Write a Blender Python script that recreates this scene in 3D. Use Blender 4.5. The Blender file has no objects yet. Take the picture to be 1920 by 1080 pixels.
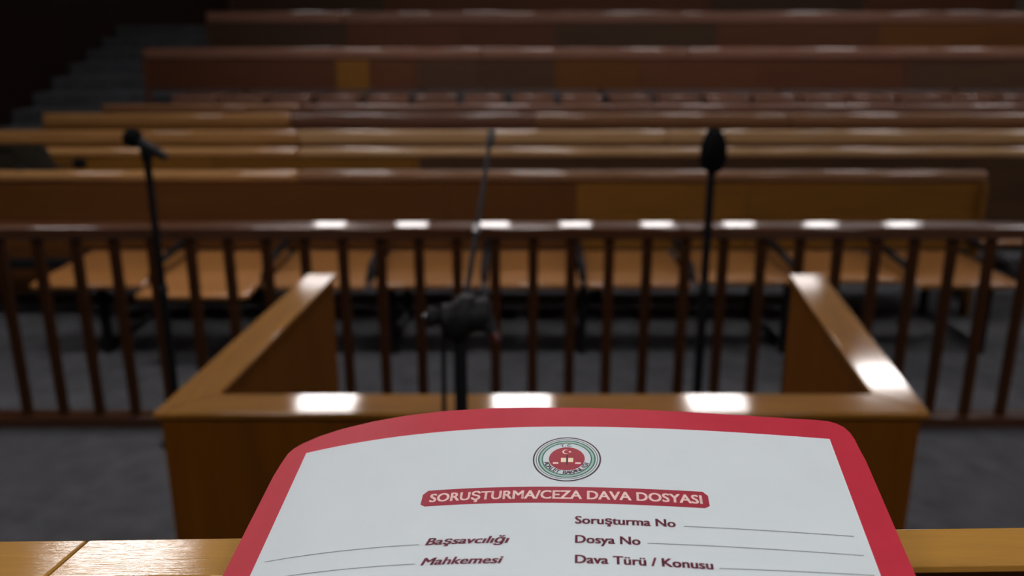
import bpy, bmesh, math, random
from mathutils import Vector, Matrix
random.seed(7)
S = bpy.context.scene
COL = S.collection

# ---------------------------------------------------------------- camera, world, exposure
FPX = 1640.0
TH = math.atan(490 / FPX)
H = 1.85
cam_d = bpy.data.cameras.new('camera'); cam = bpy.data.objects.new('camera', cam_d); COL.objects.link(cam)
cam.location = (0, 0, H); cam.rotation_euler = (math.pi / 2 - TH, 0, 0)
cam_d.sensor_width = 36; cam_d.lens = 36 * FPX / 1920; cam_d.clip_start = 0.02
cam_d.dof.use_dof = True; cam_d.dof.focus_distance = 0.355; cam_d.dof.aperture_fstop = 8.5
S.camera = cam
w = bpy.data.worlds.new('world'); S.world = w; w.use_nodes = True
w.node_tree.nodes['Background'].inputs[0].default_value = (0.5, 0.6, 0.8, 1)
w.node_tree.nodes['Background'].inputs[1].default_value = 0.02
S.view_settings.view_transform = 'Standard'; S.view_settings.look = 'None'
S.view_settings.exposure = 0.0; S.view_settings.gamma = 1; S.view_settings.use_curve_mapping = False
LAMP = 32.0; LAMP_REAR = 12.0
CEIL = 4.0

def at(px, py, z):
    """photo pixel -> world point on the horizontal plane z"""
    c, s = math.cos(TH), math.sin(TH)
    X, U = px - 960, -(py - 540)
    d = Vector((X, FPX * c + U * s, -FPX * s + U * c))
    return Vector((0, 0, H)) + d * ((z - H) / d.z)

# ---------------------------------------------------------------- materials
def new_mat(name):
    m = bpy.data.materials.new(name); m.use_nodes = True
    nt = m.node_tree; b = nt.nodes['Principled BSDF']
    return m, nt, b

def wood(name, rgb, axis='X', contrast=0.35, rough=0.35, coat=0.6, coat_r=0.12, scale=1.0, bump=0.02, vary=0.12, spec=0.3):
    m, nt, b = new_mat(name); N = nt.nodes; L = nt.links
    tc = N.new('ShaderNodeTexCoord'); mp = N.new('ShaderNodeMapping')
    sc = [14 * scale] * 3; sc['XYZ'.index(axis)] = 0.9 * scale
    mp.inputs['Scale'].default_value = sc
    L.new(tc.outputs['Object'], mp.inputs['Vector'])
    n1 = N.new('ShaderNodeTexNoise'); n1.inputs['Scale'].default_value = 2.2; n1.inputs['Detail'].default_value = 8; n1.inputs['Distortion'].default_value = 0.6
    n2 = N.new('ShaderNodeTexNoise'); n2.inputs['Scale'].default_value = 16; n2.inputs['Detail'].default_value = 4
    L.new(mp.outputs[0], n1.inputs['Vector']); L.new(mp.outputs[0], n2.inputs['Vector'])
    mx = N.new('ShaderNodeMath'); mx.operation = 'ADD'; mx.use_clamp = True
    m2 = N.new('ShaderNodeMath'); m2.operation = 'MULTIPLY'; m2.inputs[1].default_value = 0.35
    m1 = N.new('ShaderNodeMath'); m1.operation = 'MULTIPLY'; m1.inputs[1].default_value = 0.75
    L.new(n1.outputs['Fac'], m1.inputs[0]); L.new(n2.outputs['Fac'], m2.inputs[0]); L.new(m1.outputs[0], mx.inputs[0]); L.new(m2.outputs[0], mx.inputs[1])
    cr = N.new('ShaderNodeValToRGB')
    cr.color_ramp.elements[0].position = 0.3; cr.color_ramp.elements[1].position = 0.75
    k = contrast
    cr.color_ramp.elements[0].color = (rgb[0] * (1 - k), rgb[1] * (1 - k * 1.15), rgb[2] * (1 - k * 1.2), 1)
    cr.color_ramp.elements[1].color = (rgb[0] * (1 + k), rgb[1] * (1 + k), rgb[2] * (1 + k), 1)
    L.new(mx.outputs[0], cr.inputs[0])
    oi = N.new('ShaderNodeObjectInfo'); mr = N.new('ShaderNodeMapRange')
    mr.inputs[3].default_value = 1 - vary; mr.inputs[4].default_value = 1 + vary
    L.new(oi.outputs['Random'], mr.inputs[0])
    hv = N.new('ShaderNodeHueSaturation'); L.new(mr.outputs[0], hv.inputs['Value']); L.new(cr.outputs[0], hv.inputs['Color'])
    L.new(hv.outputs[0], b.inputs['Base Color'])
    b.inputs['Roughness'].default_value = rough
    b.inputs['Coat Weight'].default_value = coat; b.inputs['Coat Roughness'].default_value = coat_r; b.inputs['Specular IOR Level'].default_value = spec
    if bump:
        bp = N.new('ShaderNodeBump'); bp.inputs['Strength'].default_value = 0.5; bp.inputs['Distance'].default_value = bump * 0.01
        L.new(n2.outputs['Fac'], bp.inputs['Height']); L.new(bp.outputs[0], b.inputs['Normal'])
        if name == 'ledge_wood': L.new(bp.outputs[0], b.inputs['Coat Normal'])
    return m

def plain(name, rgb, rough=0.5, metal=0.0, noise=0.1, nscale=30, coat=0.0, spec=0.5):
    m, nt, b = new_mat(name); N = nt.nodes; L = nt.links
    tc = N.new('ShaderNodeTexCoord'); n = N.new('ShaderNodeTexNoise'); n.inputs['Scale'].default_value = nscale; n.inputs['Detail'].default_value = 5
    L.new(tc.outputs['Object'], n.inputs['Vector'])
    cr = N.new('ShaderNodeValToRGB'); cr.color_ramp.elements[0].position = 0.3; cr.color_ramp.elements[1].position = 0.7
    cr.color_ramp.elements[0].color = tuple(c * (1 - noise) for c in rgb) + (1,)
    cr.color_ramp.elements[1].color = tuple(c * (1 + noise) for c in rgb) + (1,)
    L.new(n.outputs['Fac'], cr.inputs[0]); L.new(cr.outputs[0], b.inputs['Base Color'])
    b.inputs['Roughness'].default_value = rough; b.inputs['Metallic'].default_value = metal
    b.inputs['Coat Weight'].default_value = coat; b.inputs['Specular IOR Level'].default_value = spec
    return m

M = {}
M['ledge'] = wood('ledge_wood', (0.36, 0.185, 0.030), 'X', 0.16, 0.6, 0.7, 0.07, 5.0, 0.014, 0.03, 0.2)
M['desk'] = wood('desk_wood', (0.10, 0.04, 0.010), 'X', 0.25, 0.5, 0.1, 0.2, 2.0)
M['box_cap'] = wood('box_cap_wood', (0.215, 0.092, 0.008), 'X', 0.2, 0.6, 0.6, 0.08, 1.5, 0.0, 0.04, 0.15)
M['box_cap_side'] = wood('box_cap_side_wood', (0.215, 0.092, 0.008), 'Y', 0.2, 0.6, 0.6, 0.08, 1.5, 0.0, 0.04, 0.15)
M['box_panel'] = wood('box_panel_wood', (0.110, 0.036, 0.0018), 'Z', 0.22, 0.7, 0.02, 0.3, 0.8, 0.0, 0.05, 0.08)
M['rail'] = wood('rail_wood', (0.08, 0.03, 0.012), 'X', 0.25, 0.35, 0.9, 0.07, 1.0, 0.0)
M['slat'] = wood('slat_wood', (0.055, 0.019, 0.005), 'Z', 0.25, 0.6, 0.05, 0.25, 1.0, 0.0, 0.1, 0.15)
M['pew_gold'] = wood('pew_gold_wood', (0.130, 0.056, 0.007), 'X', 0.22, 0.6, 0.04, 0.2, 1.0, 0.0, 0.1, 0.15)
M['pew_brown'] = wood('pew_brown_wood', (0.075, 0.027, 0.005), 'X', 0.22, 0.6, 0.04, 0.2, 1.0, 0.0, 0.1, 0.15)
M['pew_red'] = wood('pew_red_wood', (0.064, 0.022, 0.009), 'X', 0.22, 0.6, 0.04, 0.2, 1.0, 0.0, 0.1, 0.15)
M['pew_dark'] = wood('pew_dark_wood', (0.042, 0.021, 0.011), 'X', 0.22, 0.6, 0.04, 0.2, 1.0, 0.0, 0.1, 0.15)
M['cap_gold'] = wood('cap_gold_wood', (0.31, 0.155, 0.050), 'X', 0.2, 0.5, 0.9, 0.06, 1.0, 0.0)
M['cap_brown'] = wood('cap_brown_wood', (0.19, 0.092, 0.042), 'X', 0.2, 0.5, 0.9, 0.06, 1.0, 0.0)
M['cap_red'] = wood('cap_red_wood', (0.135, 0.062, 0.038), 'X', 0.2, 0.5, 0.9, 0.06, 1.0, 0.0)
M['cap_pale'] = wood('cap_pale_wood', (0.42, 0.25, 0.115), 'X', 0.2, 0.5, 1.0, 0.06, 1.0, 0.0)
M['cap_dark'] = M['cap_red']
M['seat'] = wood('seat_wood', (0.34, 0.15, 0.045), 'X', 0.2, 0.35, 0.7, 0.12, 1.0, 0.0)
M['carpet'] = plain('grey_carpet', (0.047, 0.048, 0.054), 0.95, 0, 0.28, 9)
M['steel'] = plain('black_steel', (0.004, 0.004, 0.0055), 0.7, 0.0, 0.1, 30, 0, 0.2)
M['black'] = plain('black_plastic', (0.005, 0.005, 0.006), 0.6, 0.0, 0.1, 30, 0, 0.25)
M['foam'] = plain('black_foam', (0.004, 0.0045, 0.005), 0.95, 0.0, 0.3, 200, 0, 0.05)
M['grey_metal'] = plain('grey_metal', (0.25, 0.25, 0.26), 0.3, 1.0, 0.1)
M['red_plastic'] = plain('dark_red_plastic', (0.05, 0.006, 0.005), 0.4)
M['leather'] = plain('black_leather', (0.010, 0.008, 0.004), 0.7, 0, 0.3, 40, 0, 0.1)
M['wall_wood'] = wood('wall_panel_wood', (0.010, 0.004, 0.002), 'Z', 0.25, 0.8, 0.0, 0.3, 0.6, 0, 0.1, 0.08)
M['wall_paint'] = plain('wall_paint', (0.04, 0.03, 0.02), 0.8, 0, 0.05, 3)
M['ceiling'] = plain('ceiling_paint', (0.10, 0.098, 0.096), 0.9, 0, 0.04, 3)
M['card_red'] = plain('crimson_card', (0.46, 0.022, 0.045), 0.50, 0, 0.05, 60, 0, 0.38)
M['card_white'] = plain('white_print', (0.60, 0.68, 0.71), 0.55, 0, 0.02, 40)
M['paper'] = plain('paper', (0.75, 0.75, 0.72), 0.7, 0, 0.02)
M['ink_red'] = plain('dark_red_ink', (0.33, 0.028, 0.05), 0.4, 0, 0.05, 60)
M['ink_text'] = plain('plum_ink', (0.14, 0.022, 0.045), 0.45, 0, 0.1, 300)
M['ink_dark'] = plain('dark_ink', (0.055, 0.03, 0.045), 0.45, 0, 0.1, 300)
M['ink_green'] = plain('green_ink', (0.05, 0.16, 0.13), 0.45, 0, 0.1, 300)
M['ink_pale_green'] = plain('pale_green_ink', (0.36, 0.52, 0.46), 0.45, 0, 0.1, 300)
M['ink_grey'] = plain('grey_ink', (0.13, 0.14, 0.15), 0.45, 0, 0.1, 300)
M['ink_light'] = plain('light_ink', (0.88, 0.66, 0.62), 0.45, 0, 0.03, 300)
M['ink_cream'] = plain('cream_ink', (0.85, 0.75, 0.55), 0.45, 0, 0.03, 300)
m_, nt_, b_ = new_mat('lamp_diffuser'); b_.inputs['Emission Color'].default_value = (1.0, 0.94, 0.93, 1); b_.inputs['Emission Strength'].default_value = LAMP
b_.inputs['Base Color'].default_value = (0.8, 0.8, 0.8, 1); M['lamp'] = m_
m2_ = m_.copy(); m2_.name = 'rear_lamp_diffuser'; m2_.node_tree.nodes['Principled BSDF'].inputs['Emission Strength'].default_value = LAMP_REAR; M['lamp_rear'] = m2_
M['lamp_frame'] = plain('lamp_frame_metal', (0.6, 0.6, 0.6), 0.5)

# ---------------------------------------------------------------- helpers
def link(name, me, mat, parent=None):
    o = bpy.data.objects.new(name, me); COL.objects.link(o)
    if mat is not None and not me.materials: me.materials.append(mat)
    if parent is not None: o.parent = parent
    return o

def finish(name, bm, mat, parent=None, bevel=0.0, seg=2, smooth=True, origin=None):
    bmesh.ops.recalc_face_normals(bm, faces=bm.faces)
    if bevel:
        for f in bm.faces: f.smooth = False
        rb = bmesh.ops.bevel(bm, geom=[e for e in bm.edges if e.is_manifold and e.calc_face_angle(0) > 0.6], offset=bevel, segments=seg, profile=0.5, affect='EDGES')
        for f in rb['faces']: f.smooth = True
    if origin is not None: bmesh.ops.translate(bm, verts=bm.verts, vec=-Vector(origin))
    me = bpy.data.meshes.new(name)
    bm.to_mesh(me); bm.free()
    if smooth and not bevel:
        for p in me.polygons: p.use_smooth = True
        try: me.set_sharp_from_angle(angle=math.radians(50))
        except Exception: pass
    o = link(name, me, mat, parent)
    if origin is not None: o.location = Vector(origin)
    return o

def add_prism(bm, pts, z0, z1):
    """pts: plan quad/polygon"""
    lo = [bm.verts.new((p[0], p[1], z0)) for p in pts]; hi = [bm.verts.new((p[0], p[1], z1)) for p in pts]
    bm.faces.new(lo[::-1]); bm.faces.new(hi)
    n = len(pts)
    for i in range(n): bm.faces.new((lo[i], lo[(i + 1) % n], hi[(i + 1) % n], hi[i]))

def add_box(bm, x0, x1, y0, y1, z0, z1):
    add_prism(bm, [(x0, y0), (x1, y0), (x1, y1), (x0, y1)], z0, z1)

def box(name, b, mat, parent=None, bevel=0.0, seg=2):
    bm = bmesh.new(); o = Vector(((b[0] + b[1]) / 2, (b[2] + b[3]) / 2, (b[4] + b[5]) / 2))
    add_box(bm, *b)
    return finish(name, bm, mat, parent, bevel, seg, origin=o)

def add_tube(bm, pts, r, n=12, cap=True):
    """swept tube through points; r number or list"""
    pts = [Vector(p) for p in pts]
    rr = r if isinstance(r, (list, tuple)) else [r] * len(pts)
    rings = []; prev = None
    for i, p in enumerate(pts):
        a = pts[max(i - 1, 0)]; c = pts[min(i + 1, len(pts) - 1)]
        t = (c - a).normalized()
        if prev is None:
            ref = Vector((0, 0, 1)) if abs(t.z) < 0.9 else Vector((1, 0, 0))
            u = t.cross(ref).normalized()
        else:
            u = (prev - t * prev.dot(t)).normalized()
        prev = u; v = t.cross(u)
        rings.append([bm.verts.new(p + (u * math.cos(2 * math.pi * k / n) + v * math.sin(2 * math.pi * k / n)) * rr[i]) for k in range(n)])
    for a, b in zip(rings, rings[1:]):
        for k in range(n): bm.faces.new((a[k], a[(k + 1) % n], b[(k + 1) % n], b[k]))
    if cap: bm.faces.new(rings[0][::-1]); bm.faces.new(rings[-1])

def tube(name, pts, r, mat, parent=None, n=12):
    bm = bmesh.new(); add_tube(bm, pts, r, n)
    return finish(name, bm, mat, parent)

def tag(o, label, cat, group=None):
    o['label'] = label; o['category'] = cat
    if group: o['group'] = group
    return o

def thing(name, label, cat, loc=(0, 0, 0), group=None):
    o = bpy.data.objects.new(name, None); COL.objects.link(o); o.location = loc; o.empty_display_size = 0.1
    bpy.context.view_layer.update()
    return tag(o, label, cat, group)

def adopt(root):
    """children were modelled in world coordinates: shift them into the root's frame"""
    def shift(o):
        for c in o.children:
            if o is root: c.location = Vector(c.location) - Vector(root.location)
    shift(root)

def sub(child, parent):
    """make child (world coordinates) a sub-part of parent (world coordinates so far)"""
    child.location = Vector(child.location) - Vector(parent.location); child.parent = parent

def struct(o):
    o['kind'] = 'structure'; return o

# ---------------------------------------------------------------- room shell
XL, XR, YB, YF = -5.7, 9.6, 19.0, -3.0
struct(box('floor', (XL, XR, YF, YB, -0.1, 0.0), M['carpet']))
struct(box('ceiling', (XL, XR, YF, YB, CEIL, CEIL + 0.1), M['ceiling']))
struct(box('wall_left', (XL - 0.15, XL, YF, YB, 0, CEIL), M['wall_wood']))
struct(box('wall_right', (XR, XR + 0.15, YF, YB, 0, CEIL), M['wall_paint']))
struct(box('wall_back', (XL, XR, YB, YB + 0.15, 0, CEIL), M['wall_wood']))
struct(box('wall_front', (XL, XR, YF - 0.15, YF, 0, CEIL), M['wall_paint']))
# carpeted tiers under the rear pews, and the aisle steps that climb beside them
PX0 = -3.95
TIERS = [(9.2, 0.70), (10.8, 1.10), (12.3, 1.50), (13.8, 1.9)]
for i, (y, z) in enumerate(TIERS):
    y1 = TIERS[i + 1][0] if i + 1 < len(TIERS) else YB
    struct(box('floor_tier', (PX0, XR, y, y1, 0, z), M['carpet'], None, 0.01))
for i in range(12):
    y0 = 7.6 + i * 0.5
    struct(box('floor_step', (XL, PX0, y0, y0 + 0.5 if i < 11 else YB, 0, 0.16 + i * 0.155), M['carpet'], None, 0.01))

# ---------------------------------------------------------------- ceiling lights
def light(px, py, label, mt='lamp'):
    t = thing('ceiling_light', label, 'ceiling light', (px, py, CEIL), 'square light panels on the ceiling')
    s = 0.30; bm = bmesh.new()
    for b in ((-s - .03, s + .03, -s - .03, -s), (-s - .03, s + .03, s, s + .03), (-s - .03, -s, -s, s), (s, s + .03, -s, s)):
        add_box(bm, *b, -0.03, 0.0)
    finish('frame', bm, M['lamp_frame'], t)
    bm = bmesh.new(); add_box(bm, -s, s, -s, s, -0.022, -0.004); finish('diffuser', bm, M[mt], t)
LROWS = [(-1.0, [-1.98 + 2.08 * k for k in range(0, 4)]), (3.9, [-4.06, -1.98, 0.1, 4.7, 6.8]), (8.66, [-1.98 + 2.08 * k for k in range(0, 6)]),
         (13.2, [-3.0 + 2.5 * k for k in range(5)]), (17.3, [-3.67 + 1.65 * k for k in range(8)])]
for ry, xs in LROWS:
    for x in xs: light(x, ry if (ry != 8.66 or x < 4 or x > 5) else 9.3, 'square white light panel set in the hall ceiling', 'lamp_rear' if ry > 12 else 'lamp')

# ---------------------------------------------------------------- pews
def board(parent, name, x0, x1, y0, y1, z0, z1, mat, bevel=0.004, seg=2):
    return box(name, (x0, x1, y0, y1, z0, z1), mat, parent, bevel, seg)

def pew(label, x0, x1, yb, zf, zt, cap_h, caps, panels, seat_y, seat_x, apron=0.04, frames=(), offs=None, seat_mat='seat', legs=None, panel_zb=0.47, gap=0.018):
    """yb: front face of the backrest, zf: floor, zt: top; caps/panels: (x_end, material) runs; seat_x: section borders"""
    t = thing('pew', label, 'pew', ((x0 + x1) / 2, yb, zf))
    a = x0
    for xe, mt in caps:
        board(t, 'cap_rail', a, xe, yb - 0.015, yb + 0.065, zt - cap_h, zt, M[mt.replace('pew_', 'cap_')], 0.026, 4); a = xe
    a = x0
    for xe, mt in panels:
        board(t, 'back_panel', a + 0.002, xe - 0.002, yb, yb + 0.025, zf + panel_zb, zt - cap_h + 0.001, M[mt], 0.002, 1); a = xe
    sy0, sy1 = seat_y[0], yb - 0.004; sz = zf + 0.45
    for i, (a, b) in enumerate(zip(seat_x, seat_x[1:])):
        o = offs[i] if offs else 0
        board(t, 'seat', a + gap, b - gap, sy0 + o, sy1, sz - apron, sz, M[seat_mat], 0.012, 2)
    board(t, 'seat_beam', x0 + 0.02, x1 - 0.02, sy1 - 0.12, sy1 - 0.06, sz - apron - 0.06, sz - apron, M['steel'], 0.004)
    for x in (legs if legs is not None else seat_x[1:-1:2]):
        bm = bmesh.new()
        add_box(bm, x - 0.022, x + 0.022, sy0 + 0.07, sy0 + 0.115, zf, sz - apron)
        add_box(bm, x - 0.022, x + 0.022, yb + 0.026, yb + 0.06, zf, sz + 0.1)
        add_box(bm, x - 0.018, x + 0.018, sy0 + 0.115, yb + 0.026, zf + 0.02, zf + 0.05)
        finish('frame', bm, M['steel'], t, 0.003, 1, origin=(x, yb, zf))
    for x in frames:
        bm = bmesh.new()
        add_tube(bm, [(x, sy0 + 0.09, sz), (x, sy0 + 0.10, sz + 0.02), (x, sy0 + 0.16, sz + 0.065), (x, sy1 - 0.06, sz + 0.10), (x, yb - 0.003, sz + 0.14)], 0.022, 8)
        finish('armrest', bm, M['steel'], t, origin=(x, yb, sz))
    for x in (x0, x1 - 0.03):
        board(t, 'end_panel', x, x + 0.03, yb - 0.04, yb + 0.05, zf, zt - cap_h, M[panels[0][1] if x == x0 else panels[-1][1]], 0.004)
    for c in list(t.children): c.location = Vector(c.location) - Vector(t.location)
    return t

def X_at(px, d, z):   # world x of photo column px for something at depth d, height z
    zc = d * math.cos(TH) + (H - z) * math.sin(TH)
    return (px - 960) / FPX * zc
def Z_at(py, d):      # height that photo row py has at depth d
    return H - d * math.tan(TH + math.atan((py - 540) / FPX))

# pew 1 (front)
d = 5.55; zt = Z_at(321, d)
r1 = X_at(1853, d, zt)
sx = [-2.76, -2.08, -1.43, -0.82, -0.16, 0.41, 1.04, 1.64, 2.3, 2.92]
pew('front pew directly behind the slatted balustrade, orange wooden seats on black frames', -4.9, r1, d, 0, zt, 0.070,
    [(X_at(560, d, .9), 'pew_gold'), (r1, 'pew_brown')],
    [(X_at(300, d, .7), 'pew_brown'), (X_at(840, d, .7), 'pew_brown'), (X_at(1080, d, .7), 'pew_brown'), (X_at(1400, d, .7), 'pew_gold'), (r1, 'pew_gold')],
    (4.76, 5.40), sx, 0.035, frames=[-2.08, -1.43, -0.82, -0.16, 0.41, 1.04, 1.64, 2.3, 2.92],
    offs=[0, -.2, -.02, 0, 0, 0, 0.08, .12, 0, 0], legs=[-4.0, -2.38, -1.43, -0.70, 0.41, 1.60, 2.76], panel_zb=0.46)
o_ = board(None, 'lower_panel', -4.88, -2.80, d + 0.001, d + 0.024, 0.16, 0.455, M['pew_brown'], 0.002, 1)
p1 = bpy.data.objects['pew']; o_.parent = p1; o_.location = Vector(o_.location) - Vector(p1.location)
# pew 2
d = 6.35; zt = Z_at(278, d)
pew('second pew, golden at left with dark panels at right, just behind the front pew', -5.2, 5.4, d, 0, zt, 0.066,
    [(X_at(560, d, .9), 'pew_gold'), (5.4, 'pew_pale')],
    [(X_at(400, d, .7), 'pew_gold'), (X_at(788, d, .7), 'pew_gold'), (X_at(1280, d, .7), 'pew_dark'), (X_at(1800, d, .7), 'pew_dark'), (5.4, 'pew_dark')],
    (5.80, 6.28), [3.18 + 0.62 * k for k in range(-13, 4)], 0.035, legs=[-4.2, -1.8, .6, 3.2, 5.2])
# pew 3
d = 7.2; zt = Z_at(245, d)
pew('third pew with a broad brightly shining pale top rail behind the microphone heads', -5.3, 6.3, d, 0, zt, 0.108,
    [(X_at(560, d, .9), 'pew_gold'), (X_at(1250, d, .9), 'pew_pale'), (6.3, 'pew_pale')],
    [(-2, 'pew_gold'), (0.5, 'pew_brown'), (3, 'pew_brown'), (6.3, 'pew_brown')],
    (6.65, 7.12), [-5.2 + 0.6 * k for k in range(19)], 0.035)
# pew 4
d = 8.0; zt = Z_at(213, d); l4 = X_at(78, d, zt)
pew('fourth pew, golden at its left end by the aisle and red brown further right', l4, 7.0, d, 0, zt, 0.11,
    [(X_at(545, d, 1), 'pew_gold'), (X_at(1000, d, 1), 'pew_red'), (X_at(1480, d, 1), 'pew_brown'), (7.0, 'pew_brown')],
    [(X_at(545, d, 1), 'pew_gold'), (1, 'pew_red'), (4, 'pew_brown'), (7.0, 'pew_brown')],
    (7.45, 7.92), [l4 + 0.1 + 0.6 * k for k in range(18)], 0.035)
# low side barrier left of pew 4
# pew 5
d = 8.75; zt = Z_at(196, d); l5 = X_at(190, d, zt)
pew('fifth pew, narrow red brown rail just below the seats of the raised rows', l5, 7.6, d, 0, zt, 0.07,
    [(X_at(560, d, 1), 'pew_brown'), (X_at(1150, d, 1), 'pew_red'), (7.6, 'pew_red')],
    [(0, 'pew_red'), (4, 'pew_red'), (7.6, 'pew_red')],
    (8.2, 8.68), [l5 + 0.1 + 0.6 * k for k in range(18)], 0.035)
# pews 6-8 on the tiers
d = 10.05; zt = Z_at(90, d); l6 = X_at(266, d, zt)
s0 = X_at(683, 9.6, 1.15)
pew('lowest raised pew with a row of separate seat boards and one orange back panel', l6, 8.6, d, 0.70, zt, 0.125,
    [(X_at(900, d, 1.6), 'pew_red'), (X_at(1290, d, 1.6), 'pew_red'), (8.6, 'pew_red')],
    [(X_at(470, d, 1.4), 'pew_red'), (X_at(630, d, 1.4), 'pew_red'), (X_at(692, d, 1.4), 'pew_gold'), (X_at(780, d, 1.4), 'pew_red'), (X_at(900, d, 1.4), 'pew_dark'), (X_at(1040, d, 1.4), 'pew_dark'),
     (X_at(1200, d, 1.4), 'pew_brown'), (X_at(1420, d, 1.4), 'pew_red'), (X_at(1700, d, 1.4), 'pew_red'), (8.6, 'pew_dark')],
    (9.45, 9.95), [s0 + 0.517 * k for k in range(-4, 20)], 0.10, seat_mat='cap_red', legs=[-3, -1, 1, 3, 5, 7], gap=0.045)
d = 11.6; zt = Z_at(22, d); l7 = X_at(385, d, zt)
pew('middle raised pew, dark greenish panels near its centre and golden brown at its right', l7, 9.0, d, 1.10, zt, 0.14,
    [(X_at(640, d, 1.9), 'pew_dark'), (X_at(1280, d, 1.9), 'pew_red'), (9.0, 'pew_red')],
    [(X_at(650, d, 1.8), 'pew_dark'), (X_at(860, d, 1.8), 'pew_red'), (X_at(1040, d, 1.8), 'pew_red'), (X_at(1345, d, 1.8), 'pew_dark'), (X_at(1650, d, 1.8), 'pew_red'), (9.0, 'pew_brown')],
    (11.0, 11.5), [l7 + 0.1 + 0.52 * k for k in range(24)], 0.08, seat_mat='pew_red', legs=[-3, -1, 1, 3, 5, 7])
d = 13.1; zt = 2.42; l8 = X_at(430, d, 2.2)
r8 = X_at(1898, d, 2.0)
pew('rearmost raised pew along the top edge of the photo', l8, r8, d, 1.50, zt, 0.14,
    [(0, 'pew_red'), (r8, 'pew_red')],
    [(X_at(720, d, 2.1), 'pew_dark'), (X_at(1330, d, 2.1), 'pew_red'), (X_at(1620, d, 2.1), 'pew_dark'), (r8, 'pew_red')],
    (12.5, 13.0), [l8 + 0.1 + 0.52 * k for k in range(20)], 0.08, seat_mat='pew_red', legs=[-3, -1, 1, 3, 5])

# ---------------------------------------------------------------- balustrade
BY = 3.84; ZR = 0.99
bal = thing('balustrade', 'long brown wooden balustrade of upright slats between witness box and pews', 'railing', (0, BY, 0))
for a, b in ((-5.6, -3.1), (-3.1, 3.1), (3.1, 5.6)):
    box('top_rail', (a, b, BY - 0.01, BY + 0.115, ZR - 0.06, ZR), M['rail'], bal, 0.012, 3)
    box('bottom_rail', (a, b, BY, BY + 0.10, 0.0, 0.052), M['rail'], bal, 0.006, 2)
bm = bmesh.new(); add_box(bm, -0.023, 0.023, -0.015, 0.015, 0.05, ZR - 0.058)
s = finish('slat', bm, M['slat'], bal, 0.003, 1)
nsl = 0
for k in range(-31, 32):
    x = 0.097 + 0.1744 * k
    if abs(x) > 5.5: continue
    o = s if nsl == 0 else s.copy()
    if nsl: COL.objects.link(o)
    o.parent = bal; o.location = (x, BY + 0.05, 0); nsl += 1
for c in bal.children:
    if not c.name.startswith('slat'): c.location = Vector(c.location) - Vector(bal.location)
    else: c.location = (c.location.x, 0.05, 0)

# ---------------------------------------------------------------- witness box
wb = thing('witness_box', 'open-backed golden brown wooden witness box with wide top boards', 'witness box', (0.07, 1.9, 0))
nl, nr = (-0.826, 1.84), (0.961, 1.84)
il, ir = (-0.709, 1.953), (0.870, 1.953)
fl0, fl1 = (-0.735, 3.02), (-0.629, 3.02)
fr0, fr1 = (0.992, 3.02), (1.116, 3.02)
CT = 0.015
def prism_obj(name, pts, z0, z1, mat, bevel=0.0, seg=2, parent=None):
    bm = bmesh.new(); add_prism(bm, pts, z0, z1)
    o = Vector((sum(p[0] for p in pts) / len(pts), sum(p[1] for p in pts) / len(pts), (z0 + z1) / 2))
    return finish(name, bm, mat, parent, bevel, seg, origin=o)
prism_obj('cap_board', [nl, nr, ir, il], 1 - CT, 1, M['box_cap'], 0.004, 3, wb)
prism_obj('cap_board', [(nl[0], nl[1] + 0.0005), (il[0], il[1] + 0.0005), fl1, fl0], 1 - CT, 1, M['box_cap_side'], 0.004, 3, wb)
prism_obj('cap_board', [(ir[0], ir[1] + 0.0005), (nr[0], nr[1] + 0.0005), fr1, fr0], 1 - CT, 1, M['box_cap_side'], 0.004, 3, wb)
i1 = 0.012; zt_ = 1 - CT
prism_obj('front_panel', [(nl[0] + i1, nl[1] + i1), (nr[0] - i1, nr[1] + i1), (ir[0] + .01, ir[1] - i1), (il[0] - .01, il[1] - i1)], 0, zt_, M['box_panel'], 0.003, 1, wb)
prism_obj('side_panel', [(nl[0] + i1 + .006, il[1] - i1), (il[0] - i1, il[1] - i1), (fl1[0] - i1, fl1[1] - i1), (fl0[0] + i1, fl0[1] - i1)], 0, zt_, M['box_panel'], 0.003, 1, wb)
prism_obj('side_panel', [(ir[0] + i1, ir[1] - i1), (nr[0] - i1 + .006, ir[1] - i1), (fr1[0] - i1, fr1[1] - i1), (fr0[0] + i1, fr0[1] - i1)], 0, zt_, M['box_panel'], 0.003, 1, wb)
for c in wb.children: c.location = Vector(c.location) - Vector(wb.location)

# ---------------------------------------------------------------- microphone stands
def disc_base(parent, x, y, r=0.085):
    bm = bmesh.new(); add_tube(bm, [(x, y, 0), (x, y, 0.012), (x, y, 0.02), (x, y, 0.032)], [r, r, r * 0.93, r * 0.25], 28)
    finish('base', bm, M['steel'], parent)

# left: microphone slung across the top of the stand
mx_, my_ = X_at(282, 3.68, 1.2), 3.68
ml = thing('microphone_stand', 'upright black microphone stand at left with its microphone slung crosswise', 'microphone stand', (mx_, my_, 0))
disc_base(ml, 0, 0)
tube('pole', [(0, 0, 0.03), (0, 0, 0.72)], 0.019, M['steel'], ml)
tube('pole', [(0, 0, 0.72), (0, 0, 1.29)], 0.016, M['steel'], ml)
tube('clutch', [(0, 0, 0.69), (0, 0, 0.70), (0, 0, 0.76), (0, 0, 0.77)], [0.015, 0.021, 0.021, 0.014], M['black'], ml)
zt = Z_at(275, my_)
tube('clip', [(0, 0, 1.28), (0, 0, 1.31), (0.0, -0.003, zt - 0.015), (0, -0.003, zt)], [0.013, 0.02, 0.026, 0.022], M['black'], ml)
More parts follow.
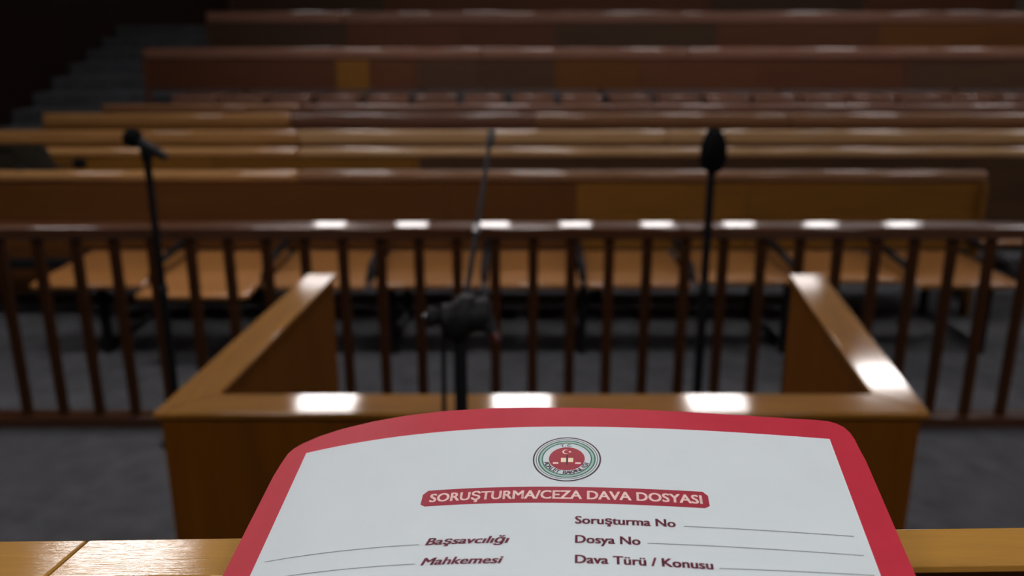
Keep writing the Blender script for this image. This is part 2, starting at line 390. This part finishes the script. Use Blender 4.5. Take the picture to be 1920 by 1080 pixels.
# microphone lies slanting, head up to the left
tube('microphone_body', [(0.085, -0.01, zt - 0.045), (0.06, -0.008, zt - 0.03), (0.0, -0.003, zt + 0.005), (-0.03, 0, zt + 0.022)], [0.016, 0.019, 0.023, 0.026], M['black'], ml)
tube('microphone_head', [(-0.025, 0, zt + 0.02), (-0.035, 0, zt + 0.026), (-0.055, 0.002, zt + 0.038), (-0.075, 0.003, zt + 0.048), (-0.085, 0.003, zt + 0.054)], [0.028, 0.040, 0.043, 0.034, 0.012], M['foam'], ml)

# right: fat foam windscreen pointing at the camera
my_ = 3.62; zt = Z_at(278, my_); mx_ = X_at(1337, my_, zt)
mr_ = thing('microphone_stand', 'upright black microphone stand at right topped by a round foam windscreen', 'microphone stand', (mx_, my_, 0))
disc_base(mr_, 0, 0)
tube('pole', [(0, 0, 0.03), (0, 0, 0.75)], 0.021, M['steel'], mr_)
tube('pole', [(0, 0, 0.75), (0, 0, zt - 0.06)], 0.018, M['steel'], mr_)
tube('clutch', [(0, 0, 0.72), (0, 0, 0.73), (0, 0, 0.79), (0, 0, 0.80)], [0.018, 0.024, 0.024, 0.015], M['black'], mr_)
tube('clip', [(0, 0, zt - 0.10), (0, 0, zt - 0.05), (0, 0.03, zt - 0.02)], [0.012, 0.024, 0.02], M['black'], mr_)
tube('microphone_body', [(0.002, 0.13, zt - 0.05), (0.002, 0.06, zt - 0.02), (0, 0.0, zt)], [0.014, 0.018, 0.022], M['black'], mr_)
tube('windscreen', [(0, 0.02, zt - 0.075), (0, 0.0, zt - 0.065), (0, -0.012, zt - 0.035), (0, -0.012, zt), (0, -0.008, zt + 0.04), (0, 0, zt + 0.07), (0, 0.004, zt + 0.082)],
     [0.020, 0.050, 0.056, 0.054, 0.047, 0.030, 0.008], M['foam'], mr_, 20)

# centre: tripod boom stand in front of the witness box
cy = 1.55; zc_ = Z_at(592, cy); cx = X_at(862, cy, zc_)
mc = thing('boom_stand', 'black boom microphone stand in front of the witness box, thin boom rising away', 'microphone stand', (cx, cy, 0))
tube('pole', [(0, 0, 0.10), (0, 0, 0.80)], 0.0135, M['steel'], mc)
tube('pole', [(0, 0, 0.80), (0, 0, zc_)], 0.0125, M['steel'], mc)
tube('clutch', [(0, 0, 0.76), (0, 0, 0.77), (0, 0, 0.84), (0, 0, 0.85)], [0.0135, 0.02, 0.02, 0.012], M['black'], mc)
tube('hub', [(0, 0, 0.08), (0, 0, 0.10), (0, 0, 0.17), (0, 0, 0.18)], [0.015, 0.026, 0.026, 0.014], M['black'], mc)
for k in range(3):
    a = math.radians(90 + 120 * k)
    l_ = tube('leg', [(0.02 * math.cos(a), 0.02 * math.sin(a), 0.15), (0.26 * math.cos(a), 0.26 * math.sin(a), 0.012)], 0.008, M['steel'], mc)
    f_ = tube('rubber_foot', [(0.235 * math.cos(a), 0.235 * math.sin(a), 0.026), (0.275 * math.cos(a), 0.275 * math.sin(a), 0.011)], 0.011, M['black'], l_)
    # swivel head that clamps the boom
bm = bmesh.new()
add_tube(bm, [(-0.012, 0, zc_ - 0.045), (-0.012, 0, zc_ - 0.03), (0.012, 0, zc_ + 0.01), (0.014, 0, zc_ + 0.04)], [0.014, 0.030, 0.034, 0.014], 16)
add_tube(bm, [(-0.035, 0, zc_ - 0.006), (-0.03, 0, zc_ - 0.006), (0.055, 0, zc_ + 0.004), (0.06, 0, zc_ + 0.004)], [0.016, 0.028, 0.034, 0.018], 16)
finish('swivel_joint', bm, M['black'], mc)
kn = tube('knob', [(-0.034, -0.004, zc_ - 0.004), (-0.045, -0.006, zc_ - 0.002), (-0.058, -0.008, zc_ + 0.0), (-0.064, -0.008, zc_ + 0.001)], [0.008, 0.018, 0.020, 0.012], M['black'], mc, 10)
kp = tube('pin', [(-0.062, -0.009, zc_ + 0.001), (-0.068, -0.010, zc_ + 0.002)], [0.005, 0.005], M['grey_metal'], kn, 8)
tip = Vector((X_at(922, 2.12, Z_at(247, 2.12)), 2.12, Z_at(247, 2.12))) - Vector((cx, cy, 0))
b0 = Vector((0.006, -0.03, zc_ - 0.005)); 
b1 = tip
tube('boom', [b0, b0.lerp(b1, 0.93)], 0.0055, M['steel'], mc, 10)
tube('boom_collar', [b0.lerp(b1, 0.40), b0.lerp(b1, 0.44)], 0.0085, M['grey_metal'], mc, 10)
tube('microphone', [b0.lerp(b1, 0.90), b0.lerp(b1, 0.92), b0.lerp(b1, 0.985), b1], [0.0065, 0.0105, 0.0105, 0.006], M['black'], mc, 12)
hd = tube('lever', [(0.04, -0.01, zc_ + 0.01), (0.055, -0.02, zc_ - 0.012), (0.064, -0.03, zc_ - 0.028)], [0.020, 0.014, 0.010], M['black'], mc, 10)
tube('grip', [(0.062, -0.029, zc_ - 0.025), (0.070, -0.034, zc_ - 0.038)], [0.011, 0.009], M['red_plastic'], hd, 10)
cab = []
for i in range(15):
    q = i / 14
    cab.append((-0.030 - 0.006 * math.sin(q * 5) + 0.012 * q, -0.012 - 0.004 * math.cos(q * 6), zc_ - 0.03 - (zc_ - 0.21) * q))
tube('cable', [(0.0, -0.03, zc_ + 0.01), (-0.02, -0.022, zc_ + 0.004)] + cab, 0.0048, M['black'], mc, 8)

# ---------------------------------------------------------------- dark things on the pews at far left
d = 5.59; zt = Z_at(321, 5.55)
# slumped bag on the second pew's seat
bgx = X_at(22, 6.05, 0.9)
bag = thing('shoulder_bag', 'dark bag standing on the second pew at the left edge of the photo', 'bag', (bgx, 6.06, 0.45))
bm = bmesh.new(); hb = Z_at(272, 6.05) - 0.45
prof = [(0, .27, .10), (.02, .31, .13), (.2, .32, .135), (.42, .30, .11), (hb - .05, .26, .06), (hb, .24, .03)]
rings = []
for z, hx, hy in prof:
    rings.append([bm.verts.new((hx * math.copysign(abs(math.cos(a)) ** .45, math.cos(a)), hy * math.copysign(abs(math.sin(a)) ** .6, math.sin(a)), z)) for a in [2 * math.pi * k / 24 for k in range(24)]])
for a, b in zip(rings, rings[1:]):
    for k in range(24): bm.faces.new((a[k], a[(k + 1) % 24], b[(k + 1) % 24], b[k]))
bm.faces.new(rings[0][::-1]); bm.faces.new(rings[-1])
finish('bag_body', bm, M['leather'], bag)
tube('strap', [(-0.2, -0.115, 0.40), (-0.15, -0.10, 0.52), (-0.05, -0.06, hb - 0.02), (0.06, -0.06, hb - 0.02), (0.15, -0.10, 0.52), (0.2, -0.115, 0.40)], 0.011, M['leather'], bag, 8)
bm = bmesh.new(); add_box(bm, -0.17, 0.17, -0.150, -0.128, 0.08, 0.30); finish('pocket', bm, M['leather'], bag, 0.008, 2)
# desk microphone lying on the cap of the front pew
dmx = X_at(150, 5.58, zt)
dm = thing('desk_microphone', 'small black desk microphone on the front pew top rail, left of the left stand', 'microphone', (dmx, 5.585, zt))
tube('microphone_head', [(-0.035, 0, 0.038), (-0.03, 0, 0.038), (0.0, 0, 0.045), (0.035, 0, 0.042), (0.045, 0, 0.04)], [0.015, 0.03, 0.036, 0.030, 0.010], M['foam'], dm, 14)
tube('gooseneck', [(-0.36, 0, 0.018), (-0.25, 0.0, 0.022), (-0.14, 0, 0.028), (-0.03, 0, 0.038)], 0.008, M['steel'], dm, 8)
tube('base', [(-0.38, 0, 0.0), (-0.38, 0, 0.02), (-0.38, 0, 0.03)], [0.036, 0.034, 0.018], M['black'], dm, 16)

# ---------------------------------------------------------------- judge's bench (camera side)
ZL = 1.6445
jb = thing('judge_bench', 'wooden bench ledge in the foreground below the case folder', 'bench', (0, 0.30, 0))
pA, pB = at(0, 1014, ZL), at(1920, 988, ZL)
qA = at(1700, 1061, ZL)
far = lambda x: pA.y + (pB.y - pA.y) * (x - pA.x) / (pB.x - pA.x)
wl = far(qA.x) - qA.y
near = lambda x: far(x) - wl
xj0, xj1 = at(160, 1018, ZL).x, at(88, 1077, ZL).x
def ledge(x0a, x0b, x1a, x1b):
    return prism_obj('ledge_board', [(x0b, near(x0b)), (x1b, near(x1b)), (x1a, far(x1a)), (x0a, far(x0a))], ZL - 0.004, ZL, M['ledge'], 0.0009, 2, jb)
ledge(-1.3, -1.3, xj0 - 0.0004, xj1 - 0.0004); ledge(xj0 + 0.0004, xj1 + 0.0004, 1.3, 1.3)
prism_obj('upstand', [(-1.3, near(-1.3) + 0.003), (1.3, near(1.3) + 0.003), (1.3, far(1.3) - 0.003), (-1.3, far(-1.3) - 0.003)], 1.55, ZL - 0.004, M['desk'], 0, 1, jb)
prism_obj('front_board', [(-1.3, near(-1.3) + 0.004), (1.3, near(1.3) + 0.004), (1.3, far(1.3) - 0.004), (-1.3, far(-1.3) - 0.004)], 0.0, 1.55, M['desk'], 0, 1, jb)
ZD = 1.5925
prism_obj('desk_top', [(-1.3, -0.36), (1.3, -0.36), (1.3, near(1.3) + 0.002), (-1.3, near(-1.3) + 0.002)], ZD - 0.03, ZD, M['desk'], 0.002, 1, jb)
for x in (-1.3, 1.27):
    prism_obj('side_panel', [(x, -0.34), (x + 0.03, -0.34), (x + 0.03, near(x) - 0.001), (x, near(x) - 0.001)], 0, ZD - 0.03, M['desk'], 0, 1, jb)
for c in jb.children: c.location = Vector(c.location) - Vector(jb.location)

# ---------------------------------------------------------------- case folder (curled card leaning over the ledge)
P0 = Vector((0.01972, 0.34334, 1.68518)); YA, PI_, RO = -0.08184, 0.20343, 0.0493
KL, KR, TW, T3 = 0.90861, 0.72635, 0.10478, -1.64826
Xa = Vector((math.cos(YA), math.sin(YA), 0)); Y0 = Vector((-math.sin(YA), math.cos(YA), 0))
Yv = Y0 * math.cos(PI_) + Vector((0, 0, 1)) * math.sin(PI_)
Nn = Xa.cross(Yv); Xv = Xa * math.cos(RO) + Nn * math.sin(RO); Nn = Xv.cross(Yv)
def F(u, v, e=0.0):
    k = KL if u < 0 else KR
    vv = min(v, 0.09)
    return P0 + Xv * u - Yv * v - Nn * (k * u * u + TW * u * vv + T3 * u ** 3) + Nn * e
cf = thing('case_folder', 'crimson bordered white court case folder leaning on the foreground bench ledge', 'folder', tuple(F(0, 0.15)))
def to_local(o):
    o.location = -Vector(cf.location); return o
def slab(name, cols, nv, e0, e1, mat, parent):
    """cols: list of (u, v_top, v_bottom) — or (u_top,u_bottom,v_top,v_bottom)"""
    bm = bmesh.new(); T = []; B = []
    for c in cols:
        if len(c) == 3: ut = ub = c[0]; vt, vb = c[1], c[2]
        else: ut, ub, vt, vb = c
        T.append([bm.verts.new(F(ut + (ub - ut) * j / nv, vt + (vb - vt) * j / nv, e1)) for j in range(nv + 1)])
        B.append([bm.verts.new(F(ut + (ub - ut) * j / nv, vt + (vb - vt) * j / nv, e0)) for j in range(nv + 1)])
    n = len(cols)
    for i in range(n - 1):
        for j in range(nv):
            bm.faces.new((T[i][j], T[i][j + 1], T[i + 1][j + 1], T[i + 1][j])); bm.faces.new((B[i][j], B[i + 1][j], B[i + 1][j + 1], B[i][j + 1]))
        for j in (0, nv): bm.faces.new((T[i][j], T[i + 1][j], B[i + 1][j], B[i][j]))
    for i in (0, n - 1):
        for j in range(nv): bm.faces.new((T[i][j], B[i][j], B[i][j + 1], T[i][j + 1]))
    return finish(name, bm, mat, parent)
OUT = [(-0.1262, 0.012), (-0.1252, 0.003), (-0.1242, -0.0032), (-0.1222, -0.0062), (-0.1185, -0.0086), (-0.1107, -0.0114), (-0.1007, -0.0133), (-0.0855, -0.0148), (-0.07, -0.0154), (-0.0529, -0.0156), (-0.03, -0.0150),
       (-0.0114, -0.0142), (0.012, -0.0136), (0.0356, -0.0131), (0.06, -0.0127), (0.0815, -0.0124), (0.10, -0.0124), (0.112, -0.0127), (0.1165, -0.0124), (0.1195, -0.0112), (0.1222, -0.0090), (0.1238, -0.0055), (0.1246, -0.0010), (0.1250, 0.006), (0.1256, 0.012)]
VB = 0.322
cols = []
for (u, v) in OUT:
    ub = u * 1.028
    cols.append((u, ub, v, VB))
to_local(slab('front_cover', cols, 40, -0.0006, 0.0, M['card_red'], cf))
to_local(slab('paper_stack', [(u, 0.004, VB - 0.01) for u in [-0.116 + 0.232 * i / 24 for i in range(25)]], 12, -0.0032, -0.0008, M['paper'], cf))
to_local(slab('back_cover', cols, 12, -0.0040, -0.0034, M['card_red'], cf))
panel = to_local(slab('label_panel', [(u, 0.0001, 0.300) for u in [-0.114 + 0.228 * i / 60 for i in range(61)]], 60, 0.00005, 0.00012, M['card_white'], cf))

def lay(name, mat, tris_pts, e, parent, loc0=True):
    """tris_pts: (verts2d, faces) in folder coordinates (u,v) -> print laid on the folder"""
    vs, fs = tris_pts
    me = bpy.data.meshes.new(name); me.from_pydata([F(u, v, e) for u, v in vs], [], fs); me.update()
    o = link(name, me, mat, parent)
    if loc0: to_local(o)
    return o

def text2d(txt, size, bold=0.0, shear=0.0, align='LEFT'):
    cu = bpy.data.curves.new('t', 'FONT'); cu.body = txt; cu.size = size; cu.offset = bold; cu.shear = shear; cu.align_x = align; cu.resolution_u = 3
    ob = bpy.data.objects.new('t', cu); COL.objects.link(ob)
    dg = bpy.context.evaluated_depsgraph_get(); me = ob.evaluated_get(dg).to_mesh()
    bm = bmesh.new(); bm.from_mesh(me); bmesh.ops.triangulate(bm, faces=bm.faces)
    vs = [(v.co.x, v.co.y) for v in bm.verts]; bm.verts.index_update(); fs = [[v.index for v in f.verts] for f in bm.faces]
    bm.free(); ob.evaluated_get(dg).to_mesh_clear(); bpy.data.objects.remove(ob); bpy.data.curves.remove(cu)
    return vs, fs

def text_fit(name, txt, u0, u1, vbase, cap, mat, parent, e=0.0003, bold=0.02, shear=0.0, ub=None):
    v0, f0 = text2d(txt, 1.0, 0.0, shear); vs = []; fs = []
    for dx, dy in ((-bold, -bold * .5), (bold, -bold * .5), (-bold, bold * .5), (bold, bold * .5)):
        o = len(vs); vs += [(x + dx, y + dy) for x, y in v0]; fs += [[i + o for i in f] for f in f0]
    xa, xb = min(p[0] for p in vs), max(p[0] for p in vs)
    sx_ = (u1 - u0) / (xb - xa); sy_ = cap / 0.72
    vs = [(u0 + (x - xa) * sx_, vbase - y * sy_) for x, y in vs]
    return lay(name, mat, (vs, fs), e, parent)

# banner: slanted rounded plate with light lettering
bc = []
for i in range(61):
    q = i / 60; u = -0.0522 + (0.0589 + 0.0522) * q
    rr = 0.0022; dl = min(u + 0.0522, 0.0589 - u)
    k = rr - math.sqrt(max(rr * rr - (rr - min(dl, rr)) ** 2, 0)) if dl < rr else 0
    bc.append((u, 0.0386 + k, 0.0477 - k * 0.6))
banner = slab('banner', bc, 3, 0.00012, 0.0002, M['ink_red'], cf); to_local(banner)
t_ = text_fit('heading_text', 'SORUŞTURMA/CEZA DAVA DOSYASI', -0.0490, 0.0564, 0.0455, 0.0048, M['ink_light'], cf, 0.00032, 0.028)
for nm, tx, u0, u1, vb, cap, sh in [
        ('field_text', 'Soruşturma No', 0.0083, 0.0453, 0.0587, 0.0040, 0), ('field_text', 'Dosya No', 0.0085, 0.0320, 0.0685, 0.0040, 0),
        ('field_text', 'Dava Türü / Konusu', 0.0086, 0.0566, 0.0782, 0.0040, 0), ('field_text', 'Başsavcılığı', -0.0466, -0.0153, 0.0688, 0.0036, 0.25),
        ('field_text', 'Mahkemesi', -0.0466, -0.0167, 0.0787, 0.0036, 0.25)]:
    text_fit(nm, tx, u0, u1, vb, cap, M['ink_text'], cf, 0.00025, 0.032, sh)
def rule(u0, v0, u1, v1, wd=0.00032):
    n = 24; vs = []; fs = []
    for i in range(n + 1):
        q = i / n; u = u0 + (u1 - u0) * q; v = v0 + (v1 - v0) * q
        vs += [(u, v - wd / 2), (u, v + wd / 2)]
    for i in range(n): fs.append([2 * i, 2 * i + 1, 2 * i + 3, 2 * i + 2])
    lay('ruled_line', M['ink_grey'], (vs, fs), 0.00022, cf)
rule(0.0482, 0.0580, 0.1095, 0.0568); rule(0.0344, 0.0675, 0.1105, 0.0660); rule(0.0586, 0.0775, 0.1118, 0.0750)
rule(-0.1102, 0.0676, -0.0489, 0.0683); rule(-0.1108, 0.0772, -0.0487, 0.0779)

# emblem
EU, EV, ER = 0.0044, 0.0216, 0.0139
def ring(r0, r1, e, mat, name, parent, n=64):
    vs = []; fs = []
    for k in range(n):
        a = 2 * math.pi * k / n
        vs += [(EU + r0 * math.cos(a), EV + r0 * math.sin(a)), (EU + r1 * math.cos(a), EV + r1 * math.sin(a))]
    for k in range(n):
        j = (k + 1) % n; fs.append([2 * k, 2 * j, 2 * j + 1, 2 * k + 1])
    return lay(name, mat, (vs, fs), e, parent)
R = ER
emb = ring(0, R, 0.00018, M['card_white'], 'emblem', cf)
def under(o):   # turn into a sub-part of the emblem
    o.parent = emb; o.location = (0, 0, 0); return o
under(ring(R * 0.955, R, 0.00024, M['ink_dark'], 'outer_ring', cf))
under(ring(R * 0.885, R * 0.91, 0.00024, M['ink_grey'], 'ring', cf))
under(ring(R * 0.80, R * 0.845, 0.00024, M['ink_green'], 'ring', cf))
under(ring(R * 0.70, R * 0.74, 0.00024, M['ink_green'], 'ring', cf))
under(ring(R * 0.74, R * 0.80, 0.00022, M['ink_pale_green'], 'ring', cf))
under(ring(0, R * 0.525, 0.00024, M['ink_red'], 'disc', cf))
def arc_text(txt, r, a_mid, size, flip, name, spread):
    allv = []; allf = []; n = len(txt)
    for i, ch in enumerate(txt):
        if ch == ' ': continue
        vs, fs = text2d(ch, size, size * 0.03, 0, 'CENTER')
        t = (i - (n - 1) / 2) * spread
        o = len(allv)
        for x, y in vs:
            if flip:   # lower arc, read left to right
                a = a_mid - t; px_, py_ = x, y - size * 0.35
                ca, sa = math.cos(a), math.sin(a)
                rad = r - py_; allv.append((EU + rad * ca + px_ * sa, EV + rad * sa - px_ * ca))
            else:
                a = a_mid + t; rad = r + y - size * 0.35; ca, sa = math.cos(a), math.sin(a)
                allv.append((EU + rad * ca - x * sa, EV + rad * sa + x * ca))
        allf += [[q + o for q in f] for f in fs]
    return lay(name, M['ink_dark'], (allv, allf), 0.00027, cf)
under(arc_text('ADALET BAKANLIĞI', R * 0.615, math.pi / 2, R * 0.20, True, 'lower_text', 0.165))
under(arc_text('T.C.', R * 0.615, -math.pi / 2, R * 0.16, False, 'upper_text', 0.16))
def rects(lst, mat, name, e=0.0003):
    vs = []; fs = []
    for (a, b, c, d_) in lst:
        o = len(vs); vs += [(EU + a * R, EV + c * R), (EU + b * R, EV + c * R), (EU + b * R, EV + d_ * R), (EU + a * R, EV + d_ * R)]; fs.append([o, o + 1, o + 2, o + 3])
    return under(lay(name, mat, (vs, fs), e, cf))
rects([(-0.17, -0.02, -0.03, 0.16), (0.04, 0.19, -0.03, 0.16)], M['ink_cream'], 'open_book')
rects([(-0.015, 0.035, -0.16, 0.28)], M['ink_dark'], 'sword')
rects([(-0.40, -0.24, 0.17, 0.24), (0.25, 0.41, 0.17, 0.24)], M['ink_light'], 'scale_pans')
rects([(-0.33, 0.34, -0.105, -0.085)], M['ink_red'], 'scale_beam', 0.00028)
# crescent and star
vs = []; fs = []; n = 24
for k in range(n + 1):
    a = math.radians(40 + 280 * k / n); 
    ro = (0.10 * math.cos(a), 0.10 * math.sin(a)); ri = (0.028 + 0.080 * math.cos(a), 0.080 * math.sin(a))
    vs += [(EU + (ro[0] - 0.04) * R, EV + (ro[1] - 0.31) * R), (EU + (ri[0] - 0.04) * R, EV + (ri[1] - 0.31) * R)]
for k in range(n): fs.append([2 * k, 2 * k + 1, 2 * k + 3, 2 * k + 2])
under(lay('crescent', M['ink_light'], (vs, fs), 0.0003, cf))
vs = [(EU + 0.085 * R, EV - 0.31 * R)]; fs = []
for k in range(10):
    rr = 0.055 if k % 2 == 0 else 0.022; a = math.radians(180 + 36 * k)
    vs.append((EU + (0.085 + rr * math.cos(a)) * R, EV + (-0.31 + rr * math.sin(a)) * R))
for k in range(10): fs.append([0, 1 + k, 1 + (k + 1) % 10])
under(lay('star', M['ink_light'], (vs, fs), 0.0003, cf))
